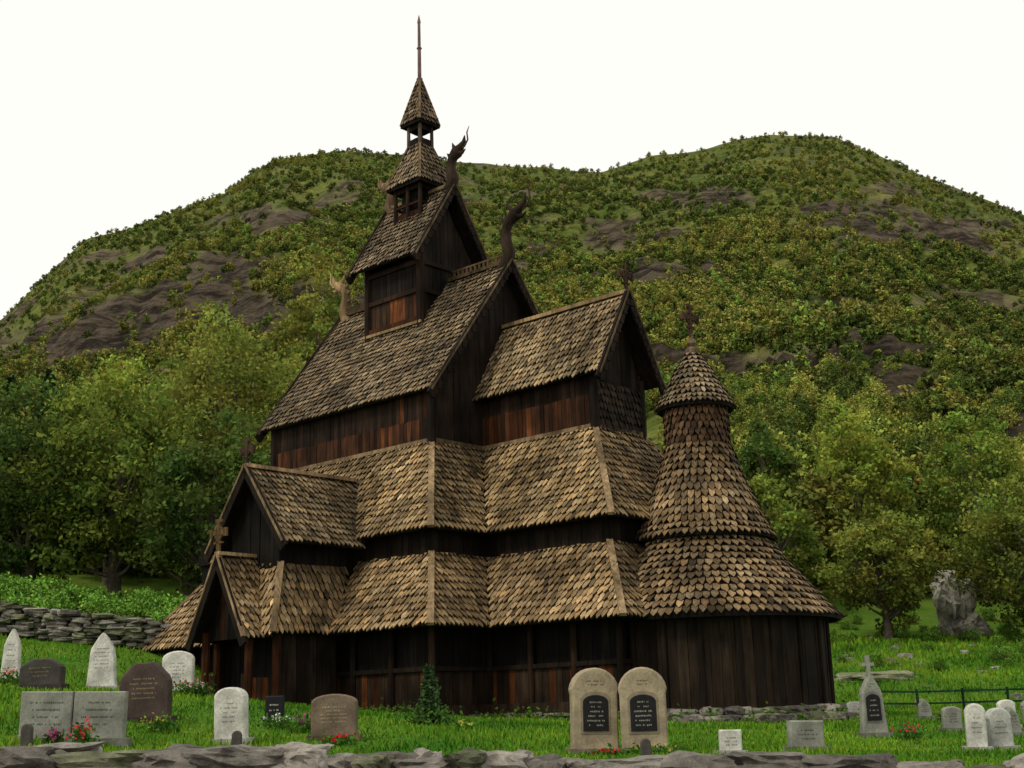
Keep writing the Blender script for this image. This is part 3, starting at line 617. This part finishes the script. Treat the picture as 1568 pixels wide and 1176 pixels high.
tree('apple_tree',26,60,7,6,MG,25,11000,180,.12); tree('birch_tree',12.6,66,7.,5,MG,27,10000,180,.13); tree('birch_tree',18.8,72,10,5.5,LG,28,11000,200,.13); tree('birch_tree',25.3,72,11,6,MG,29,11000,200,.13); tree('birch_tree',14.5,76,10,5,DG,33,10000,180,.13)
def spruce(X,Y,h):
    T=empty('spruce_tree',(X,Y,Hs(X,Y)-.2),U(0,6)); Q,C=conifer(4500,.024,(.05,.082,.024)); ob=quads_obj('needles',Q*h,C,M_LF,T)
    mb=MB(); mb.tube([(0,0,0),(0,0,h*.5),(0,0,h*.96)],[.22,.12,.02],(.06,.045,.03)); mb.obj('trunk',M_ST,T,True)
for u_,Y,h in ((-.405,84,9.5),(-.386,90,8),(-.365,92,10),(-.335,95,8.5),(-.312,88,9)): spruce(u_*Y,Y,h)
def face_forest(parent,name,pts,scales,Q,C,mat):
    n_=len(pts); an=rng.uniform(0,2*np.pi,n_); s=np.asarray(scales)/2; V=np.zeros((n_,4,3))
    for k in range(4):
        V[:,k,0]=pts[:,0]+s*1.41421*np.cos(an+k*np.pi/2); V[:,k,1]=pts[:,1]+s*1.41421*np.sin(an+k*np.pi/2); V[:,k,2]=pts[:,2]
    base=quads_obj(name,V,np.ones((n_,3)),mat,parent); base.instance_type='FACES'; base.use_instance_faces_scale=True; base.instance_faces_scale=1.
    base.show_instancer_for_render=False; base.show_instancer_for_viewport=False
    quads_obj(name+'_crown',Q,C,mat,base)
def sample(n_,y0,y1,umax):
    Y=np.exp(rng.uniform(math.log(y0),math.log(y1),n_)); u=rng.uniform(-umax,umax,n_); X=u*Y; Z=H(X,Y); return np.c_[X,Y,Z]
MF=empty('mountain_forest')
P=sample(46000,190,1130,.46); rm=rockmask(P[:,0],P[:,1],P[:,2])
dens=np.array([noise.fractal(Vector((x/50,y/80,5)),.8,2.,4) for x,y,z in P])
hi=np.clip((P[:,1]-500)/500,0,1)
keep=rng.uniform(size=len(P))>np.clip(rm*.93+np.clip(dens-.05+hi*.12,0,1)*1.1,0,.96); P=P[keep]; dens=dens[keep]
S=np.interp(P[:,1],[190,400,800,1100],[3.6,4.4,5.2,4.6])*rng.uniform(.3,1.3,len(P))
big=np.array([noise.fractal(Vector((x/150,y/230,15)),.8,2.,3) for x,y,z in P])
wh=rng.integers(0,5,len(P)); wh=np.where((big<-.1)&(rng.uniform(size=len(P))<.55),2,wh); wh=np.where((big>.2)&(rng.uniform(size=len(P))<.5),1,wh)
cols=[(.145,.185,.03),(.20,.21,.04),(.07,.105,.02),(.165,.17,.042),(.115,.16,.026)]
for k in range(5):
    Q,C,_=crown(190,26,.09,.45,.32,.42,cols[k],40+k,.065,.4); Q[:,:,2]=np.maximum(Q[:,:,2],-.1)
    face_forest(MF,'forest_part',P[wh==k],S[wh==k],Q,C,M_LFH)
VF=empty('valley_forest')
P=sample(1200,70,215,.5); 
keep=~((P[:,1]<85)&(np.abs(P[:,0])<14)); P=P[keep]; S=np.interp(P[:,1],[70,215],[6.5,4.6])*rng.uniform(.5,1.35,len(P)); wh=rng.integers(0,4,len(P))
left=P[:,0]/P[:,1]<-.3; wh=np.where(left&(rng.uniform(size=len(P))<.4),3,wh%3)
for k in range(4):
    if k<3: Q,C,_=crown(2400,150,.026,.52,.31,.46,cols[k],60+k,.042,.5)
    else: Q,C=conifer(1800,.035,(.05,.085,.026))
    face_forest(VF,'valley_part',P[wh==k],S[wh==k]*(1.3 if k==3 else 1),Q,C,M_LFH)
P=[]
for k in range(320):
    X=U(-32,-6); Y=U(39.0,50); P.append((X,Y,Hs(X,Y)))
P=np.array(P); Q,C,_=crown(900,60,.045,.35,.5,.35,(.11,.22,.028),80,.09,.4)
SH=empty('shrubs'); face_forest(SH,'shrub_part',P,rng.uniform(.5,1.4,len(P)),Q,C,M_LFH)
P=[]
for k in range(260):
    X=U(7,40); Y=48+18*R()**.7; P.append((X,Y,Hs(X,Y)))
face_forest(SH,'shrub_part',np.array(P),rng.uniform(.15,.85,len(P)),Q,C*.75,M_LFH)
mb=MB(); mb.rock((0,0,1.0),(1.4,1.2,2.9),(.30,.28,.23),.3,9,.7); mb.rock((.7,-.3,.2),(1.5,1.2,1.1),(.26,.24,.2),.9,7,.6); ob=mb.obj('boulder',M_ST); ob.location=(20.1,62,Hs(20.1,62))
mb=MB(); mb.rock((0,0,0),(3.0,1.6,.45),(.2,.21,.12),.3,6,.4); ob=mb.obj('boulder',M_ST); ob.location=(12.6,48,Hs(12.6,48))
mb=MB()
for k in range(60):
    X=U(9,30); Y=U(38,60); mb.rock((X,Y,Hs(X,Y)),(U(.15,.7),U(.15,.5),U(.1,.35)),stonecol(.12,.3,.3),U(0,3),3,.4)
mb.obj('scattered_rocks',M_ST)
mb=MB(); FP=[(9.0+1.3*k,35+.35*k) for k in range(14)]; GF=(.012,.035,.022)
for i,(x,y) in enumerate(FP):
    z=Hs(x,y); mb.tube([(x,y,z-.1),(x,y,z+.62)],[.035,.035],GF,6)
    if i<len(FP)-1:
        x2,y2=FP[i+1]; z2_=Hs(x2,y2)
        for q in (.25,.55): mb.beam((x,y,z+q),(x2,y2,z2_+q),.04,.05,GF)
mb.obj('metal_fence',M_WD)
# ------------------------------------------------------------ grass tufts
N=150000; Y=12.6+48*rng.uniform(0,1,N)**1.35; u=rng.uniform(-.46,.46,N); X=u*Y; Z=tps(X,Y)
hgt=rng.uniform(.03,.08,N)*(1+.6*np.array([noise.noise(Vector((x*.6,y*.6,1))) for x,y in zip(X,Y)]))*np.interp(Y,[12,35,60],[1,1.2,2.6]); an=rng.uniform(0,6.28,N); w_=.012+.006*Y/20+np.clip(Y-35,0,30)*.001
dx=np.cos(an)*w_;dy=np.sin(an)*w_; lx=rng.normal(size=N)*.03; ly=rng.normal(size=N)*.03
V=np.stack([np.c_[X-dx,Y-dy,Z-.02],np.c_[X+dx,Y+dy,Z-.02],np.c_[X+lx+dx*.2,Y+ly+dy*.2,Z+hgt],np.c_[X+lx-dx*.2,Y+ly-dy*.2,Z+hgt]],axis=1)
pat=np.array([noise.fractal(Vector((x*.3,y*.3,7)),1,2,3) for x,y in zip(X,Y)])
C=np.array([(.085,.20,.012)])*rng.uniform(.5,1.4,(N,1))*(1+.6*pat)[:,None]; C[:,0]*=rng.uniform(.7,1.5,N)*(1+.45*pat)
quads_obj('grass',V,C,M_GS)
# ------------------------------------------------------------ light
w=bpy.data.worlds.new('World'); scene.world=w; w.use_nodes=True; nt=w.node_tree; nt.nodes.clear()
out=nt.nodes.new('ShaderNodeOutputWorld'); bg=nt.nodes.new('ShaderNodeBackground'); sky=nt.nodes.new('ShaderNodeTexSky'); sky.sky_type='NISHITA'
sky.sun_disc=False; tosun=Vector((-.72,-.66,1.15)).normalized(); sky.sun_elevation=math.asin(tosun.z); sky.sun_rotation=math.atan2(tosun.x,tosun.y); sky.dust_density=3
sm=nt.nodes.new('ShaderNodeMix'); sm.data_type='RGBA'; sm.inputs[0].default_value=.88
sc2=nt.nodes.new('ShaderNodeMix'); sc2.data_type='RGBA'; sc2.blend_type='MULTIPLY'; sc2.inputs[0].default_value=1; sc2.inputs[7].default_value=(.1,.1,.1,1)
nt.links.new(sky.outputs[0],sc2.inputs[6]); nt.links.new(sc2.outputs[2],sm.inputs[6]); sm.inputs[7].default_value=(1.13,1.11,1.04,1)
nt.links.new(sm.outputs[2],bg.inputs[0]); bg.inputs[1].default_value=1.; nt.links.new(bg.outputs[0],out.inputs[0])
L=bpy.data.lights.new('sun','SUN'); L.energy=1.5; L.angle=math.radians(10); L.color=(1,.94,.80); lo=bpy.data.objects.new('sun',L); scene.collection.objects.link(lo)
lo.rotation_euler=(-tosun).to_track_quat('-Z','Y').to_euler()
scene.view_settings.view_transform='Standard'; scene.view_settings.look='None'; scene.view_settings.exposure=0
# ------------------------------------------------------------ camera
cam=bpy.data.cameras.new('camera'); co=bpy.data.objects.new('camera',cam); scene.collection.objects.link(co); scene.camera=co
cam.sensor_width=36; cam.lens=2023.16/1568*36; cam.clip_end=6000; cam.clip_start=.1
co.matrix_world=Matrix.Rotation(math.radians(90+14.077),4,'X')@Matrix.Rotation(math.radians(-1.6),4,'Z')
